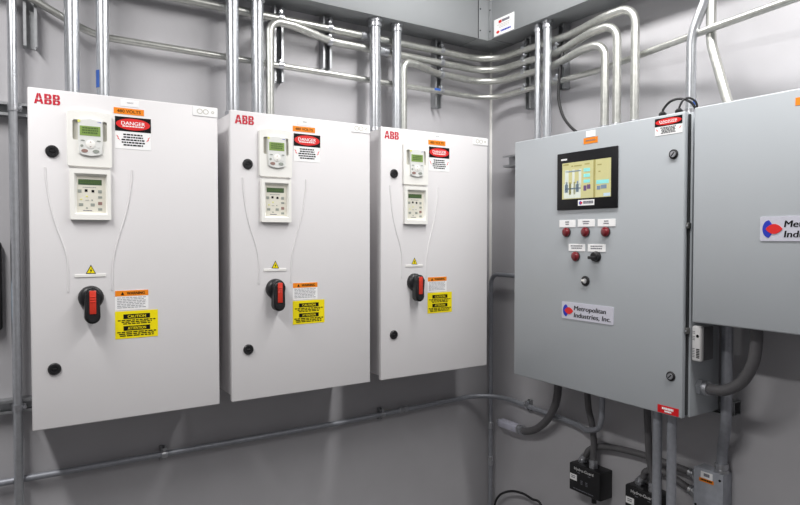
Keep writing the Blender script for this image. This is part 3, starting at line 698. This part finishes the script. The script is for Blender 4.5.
# hoses
a = hp(hy1, .62, .42)
flexc([a, (a[0], a[1], a[2]+.05), F(593.8, 441, -.055), F(592, 424, -.075), F(588.5, 408, -.10), (-.125, RX(586.5, 395, -.125).y, BZ0+.003)], .0135, 'dark flexible conduit from the black box in full view up into the panel', ends=(0,))
a = hp(hy1, .17, .60)
jl = lambda z: (JX+.030, JY0+.001, z)
def tilt_hose(a, pts, lab): return flexc([a, (a[0]+.004, a[1]-.02, a[2]+.035)]+pts, .0135, lab, ends=(0, 1))
tilt_hose(a, [F(590, 449.5, -.03), F(601, 446.5, -.03), F(620, 449, -.03), F(645, 455.5, -.03), (JX+.03, JY0+.06, .622), jl(.617)], 'dark flexible conduit running sideways between a black box and the junction box')
a = hp(hy2, .17, .60)
tilt_hose(a, [F(646, 471.5, -.03), F(656, 470, -.03), F(668, 474, -.03), (JX+.03, JY0+.045, .560), jl(.550)], 'short dark flexible conduit ending low on the steel junction box')
a = hp(hy2, .62, .42)
flexc([a, (a[0], a[1], a[2]+.05), F(649.5, 458, -.060), F(648, 430, -.09), (-.105, RX(646.5, 408, -.105).y, BZ0+.003)], .0135, 'dark flexible conduit from the half hidden black box straight up', ends=(0,))

# steel junction box
jb = empty('junction_box', (JX, JY0, JZ0), RR, 'grey steel junction box with a white and an orange label', 'junction box')
jw, jh = JY0-JY1, JZ1-JZ0
MB().box(.002, jw, .004, -JX-.001, 0, jh, .003).build('housing', 'jbox', jb)
MB().box(0, jw+.001, 0, .0035, -.002, jh+.001, .001, 1).build('cover', 'jbox', jb)
st = MB().box(jw*.25, jw*.66, -.0008, 0, jh*.80, jh*.95).build('white_label', 'white', jb); MB().lines(jw*.36, jw*.56, jh*.83, jh*.92, 1, -.0013, .8, 3, 0).build('label_print', 'gink', st)
st = MB().box(jw*.20, jw*.70, -.0008, 0, jh*.715, jh*.798).build('orange_label', 'orange', jb); MB().lines(jw*.26, jw*.64, jh*.735, jh*.78, 1, -.0013, .8, 4, 0).build('orange_print', 'ink', st)
for (fx, fz) in ((.90, .86), (.08, .14)): MB().lathe((jw*fx, 0, jh*fz), (0, -1, 0), [(0, .0045), (.002, .004)], 12).build('screw', 'blackm', jb)

# thermostat on the control panel's side
sx0, sx1 = -.250, -.172
se = empty('sensor_box', (sx0, y0, 1.086), RR, 'small white vented sensor box on the panel side', 'sensor')
sw_, sh_ = .034, .118
def sbox(x0, x1, y0, y1, z0, z1, b): return MB().box(x0, x1, y0, y1, z0, z1, b, 3)
sbox(.0005, sw_, 0, .022, 0, sh_, .007).build('sensor_cover', 'sensor', se)
sbox(.001, sw_-.0006, .010, sx1-sx0, .0015, sh_-.0025, .006).build('shade_toned_housing', 'sensorshade', se)  # rear half coloured dark to stand for its shaded side
MB().lathe((.022, .0005, sh_*.72), (0, -1, 0), [(0, .0055), (.001, .005)], 14).build('sensor_hole', 'ink', se)
for k in range(6):
    if k != 3: MB().box(.005, .013, -.0006, .003, sh_*.60+.0055*k, sh_*.60+.0055*k+.002).build('vent', 'gink', se)
for k in range(6):
    MB().box(.005, .013, -.0006, .003, .014+.0055*k, .016+.0055*k).build('vent', 'gink', se)
    MB().box(.018, .029, -.0006, .003, .012+.0055*k, .0155+.0055*k).build('vent', 'ink', se)

# ------------------------------------------------------------------ strut channels with pipe clamps
def channel(L, w, d, tk=.0028, lip=.009):
    """C channel, length along z, open towards -y, back at y=d"""
    b = MB(); h = w/2
    prof = [(-h, d), (h, d), (h, 0), (h-lip, 0), (h-lip, tk), (h-tk, tk), (h-tk, d-tk), (-h+tk, d-tk), (-h+tk, tk), (-h+lip, tk), (-h+lip, 0), (-h, 0)]
    bm = b.bm; A = [bm.verts.new((x, y, 0)) for x, y in prof]; B = [bm.verts.new((x, y, L)) for x, y in prof]; n = len(prof)
    for i in range(n): bm.faces.new((A[i], A[(i+1) % n], B[(i+1) % n], B[i]))
    bm.faces.new(A[::-1]); bm.faces.new(B); bmesh.ops.recalc_face_normals(bm, faces=bm.faces)
    return b
def clamp(parent, pc, axis, out, r, side):
    """strap over a pipe: centre pc, pipe axis, out = away from the wall, side = direction of the ears (all local)"""
    axis, out, side = V(axis), V(out), V(side); pc = V(pc)
    t = MB(); bm = t.bm; n = 14; w = .011; ri, ro = r+.0003, r+.003
    secs = []
    for k in range(n+1):
        a = -PI*.08+PI*1.16*k/n; dv = side*math.cos(a)+out*math.sin(a)
        secs.append([bm.verts.new(pc+dv*q+axis*s_) for q, s_ in ((ri, -w), (ro, -w), (ro, w), (ri, w))])
    for i in range(n):
        for j in range(4): bm.faces.new((secs[i][j], secs[i][(j+1) % 4], secs[i+1][(j+1) % 4], secs[i+1][j]))
    bm.faces.new(secs[0]); bm.faces.new(secs[-1][::-1]); bmesh.ops.recalc_face_normals(bm, faces=bm.faces)
    o = t.build('pipe_clamp', 'zinc', parent)
    b = MB(); c = pc+side*(ro+.003)+out*(-r*.2)
    b.cyl(c-axis*w*.9-out*0, c+axis*w*.9, .0045, seg=8); b.cyl(c-out*.004, c+out*(r*1.1), .0035, seg=8); b.lathe(c+out*(r*.5), out, [(0, .007), (.005, .007)], 6)
    b.build('clamp_bolt', 'zinc', o)
    return o
SW, SD = .041, .0405
def strut_wall_left(x, z0, z1, label, pipes=()):
    o = tag(channel(z1-z0, SW, SD).build('strut_channel', 'strut', loc=(x, -SD-.0005, z0)), label, 'strut channel', 'upright strut pieces holding conduits')
    for z, r in pipes: clamp(o, (0, -.0185 if r > .015 else -.0185, z-z0), (1, 0, 0), (0, -1, 0), r, (0, 0, 1))
    return o
def strut_wall_right(y, z0, z1, label, pipes=()):
    o = tag(channel(z1-z0, SW, SD).build('strut_channel', 'strut', loc=(-SD-.0005, y, z0), rotz=RR), label, 'strut channel', 'upright strut pieces holding conduits')
    for z, r in pipes: clamp(o, (0, -.0185, z-z0), (1, 0, 0), (0, -1, 0), r, (0, 0, 1))
    return o
strut_wall_left(-1.199, 2.150, 2.462, 'upright strut channel behind the bent tube above the middle white cabinet', [(zH[0], rh), (zH[3], .0125)])
strut_wall_left(-.975, 2.238, 2.462, 'upright strut channel above the gap between middle and corner white cabinets', [(zH[0], rh), (zH[1], rh)])
strut_wall_left(-.372, 2.135, 2.462, 'upright strut channel above the corner white cabinet', [(zH[0], rh), (zH[1], rh), (zH[2], rh), (zH[3], .0125)])
strut_wall_left(-2.092, 2.148, 2.462, 'short upright strut channel above the first white cabinet')
strut_wall_right(-.312, 2.120, 2.462, 'upright strut channel behind the two risers near the corner', [(zH[0], rh), (zH[1], rh), (zH[2], rh), (zH[3], .0125)])
strut_wall_right(-.520, 2.172, 2.462, 'upright strut channel where the black cord hangs', [(zH[1], rh), (zH[3], .0125)])
def rail(name_label, p, L, depth, w, rot, web=False):
    """horizontal rail: channel turned on its side"""
    b = channel(L, w, depth)
    if web: b.box(-w/2+.003, w/2-.003, depth*.48, depth*.52, .0, L)
    for v in b.bm.verts: x, y, z = v.co; v.co = (z, y, -x)
    bmesh.ops.recalc_face_normals(b.bm, faces=b.bm.faces)
    return tag(b.build('strut_rail', 'strut', loc=p, rotz=rot), name_label, 'strut rail')
r1 = rail('upper horizontal strut rail carrying the white cabinets', (-2.75, -SD-.001, 1.930), 2.44, SD, .045, 0)
r2 = rail('lower horizontal strut rail carrying the white cabinets', (-2.75, -SD-.001, .924), 2.44, SD, .045, 0)
for rr_ in (r1, r2): clamp(rr_, (-2.1455+2.75, -.0195, 0), (0, 0, 1), (0, -1, 0), .0145, (1, 0, 0))
for rr_ in (r1, r2): pass
rail('upper horizontal strut rail behind the touchscreen panel', (-.0815, -.186, 1.873), 1.13, .081, .055, RR, True)
rail('lower horizontal strut rail behind the touchscreen panel, end showing past it', (-.0815, -.55, .899), .782, .081, .048, RR, True)
# pipe straps on the low run
for (wall, u, v) in (('L', 164, 454.5), ('L', 382, 412.5), ('R', 527, 408)):
    if wall == 'L':
        p = LY(u, v, -.030); z = ZL+(.006*(-.90-p.x)/1.4 if p.x < -.9 else .016*(p.x+.9)/.876); c = V((p.x, -.030, z)); rot = 0
    else:
        p = RX(u, v, -.030); c = V((-.030, p.y, ZL+.010)); rot = RR
    o = channel(.055, SW*.5, .0175, lip=.006).build('strap_base', 'strut', low, loc=c+(V((0, .012, -.0275)) if rot == 0 else V((.012, 0, -.0275)))-low.location, rotz=rot)
    clamp(o, (0, -.012, .0275), (1, 0, 0), (0, -1, 0), .0118, (0, 0, 1))

# ------------------------------------------------------------------ loose cords
def cord(pts, r, label): 
    P = spline(pts, 8); o0 = P[0].copy()
    return tag(MB().tube(P, r, 10).build('cord', 'cord', loc=o0, sub=o0), label, 'cord')
cord([F(563, 50, -.075), F(561, 65, -.085), F(558.5, 88, -.09), F(559, 102, -.088), F(563, 116, -.085), F(569, 125, -.075), F(576, 131.5, -.06), F(584, 136, -.045)], .0065, 'black cord hanging from the conduits and passing behind the touchscreen panel')
x1_, x2_ = BY0-gx[0], BY0-gx[1]; zt = BZ0+BH+.020
cord([(-.238, x1_, zt), (-.238, x1_-.005, zt+.012), (-.236, x1_-.028, zt+.032), (-.23, x1_-.062, zt+.036), (-.22, x1_-.095, zt+.018), (-.19, y0+.024, zt-.010), (-.165, y0+.020, cbt+.002)], .0042, 'thin black cord arching from the plug gland on top of the panel')
cord([(-.238, x2_, zt), (-.237, x2_-.002, zt+.010), (-.232, x2_-.012, zt+.030), (-.222, x2_-.028, zt+.034), (-.205, x2_-.042, zt+.016), (-.18, y0+.034, cbt+.002)], .0036, 'small black cord loop on the gland nearest the door edge')
cord([(-.05, -.085, .006), (-.045, -.09, .10), F(498, 497, -.045), F(504, 492.6, -.045), F(513, 491.2, -.045), F(523, 493.6, -.045), F(532, 499, -.045), F(541, 505, -.045), (-.06, -.50, .10), (-.07, -.55, .006)], .0058, 'black cord looping up from the floor near the room corner')

# wall controller cut by the picture edge
lg = empty('wall_controller', (-2.43, -.045, 1.185), 0, 'black wall controller with a pale screen at the picture edge', 'controller')
w_ = 2.43-2.1835
MB().box(0, w_, 0, .0445, 0, .300, .012, 3).build('controller_case', 'black', lg)
MB().box(.03, w_-.010, -.0008, 0, .030, .160).build('controller_screen', 'scrpale', lg)

# ------------------------------------------------------------------ light
def tube_light(x, y, e, sx=.16, sy=2.44, z=CZ-.04, col=(1, .985, .97)):
    l = bpy.data.lights.new('ceiling_tube_light', 'AREA'); l.shape = 'RECTANGLE'; l.size = sx; l.size_y = sy; l.energy = e; l.color = col
    o = bpy.data.objects.new('ceiling_tube_light', l); COL.objects.link(o); o.location = (x, y, z)
tube_light(-.66, -1.20, 30, sy=1.5)
tube_light(-.66, -2.50, 23, sy=1.1)
tube_light(-2.70, -1.35, 44, sy=1.4)

w = bpy.data.worlds.new('room_air'); SC.world = w; w.use_nodes = True
w.node_tree.nodes['Background'].inputs['Color'].default_value = (.8, .82, .85, 1); w.node_tree.nodes['Background'].inputs['Strength'].default_value = .05

cam = bpy.data.cameras.new('camera'); co = bpy.data.objects.new('camera', cam); COL.objects.link(co)
cam.sensor_width = 36; cam.lens = FPX/800*36; cam.clip_start = .02
co.location = CAM
co.rotation_euler = Matrix((RT, UP, -FW)).transposed().to_euler()
SC.camera = co
SC.view_settings.view_transform = 'Standard'; SC.view_settings.look = 'None'; SC.view_settings.gamma = 1; SC.view_settings.use_curve_mapping = False
SC.view_settings.exposure = 0.05
SC.cycles.max_bounces = 10; SC.cycles.diffuse_bounces = 6
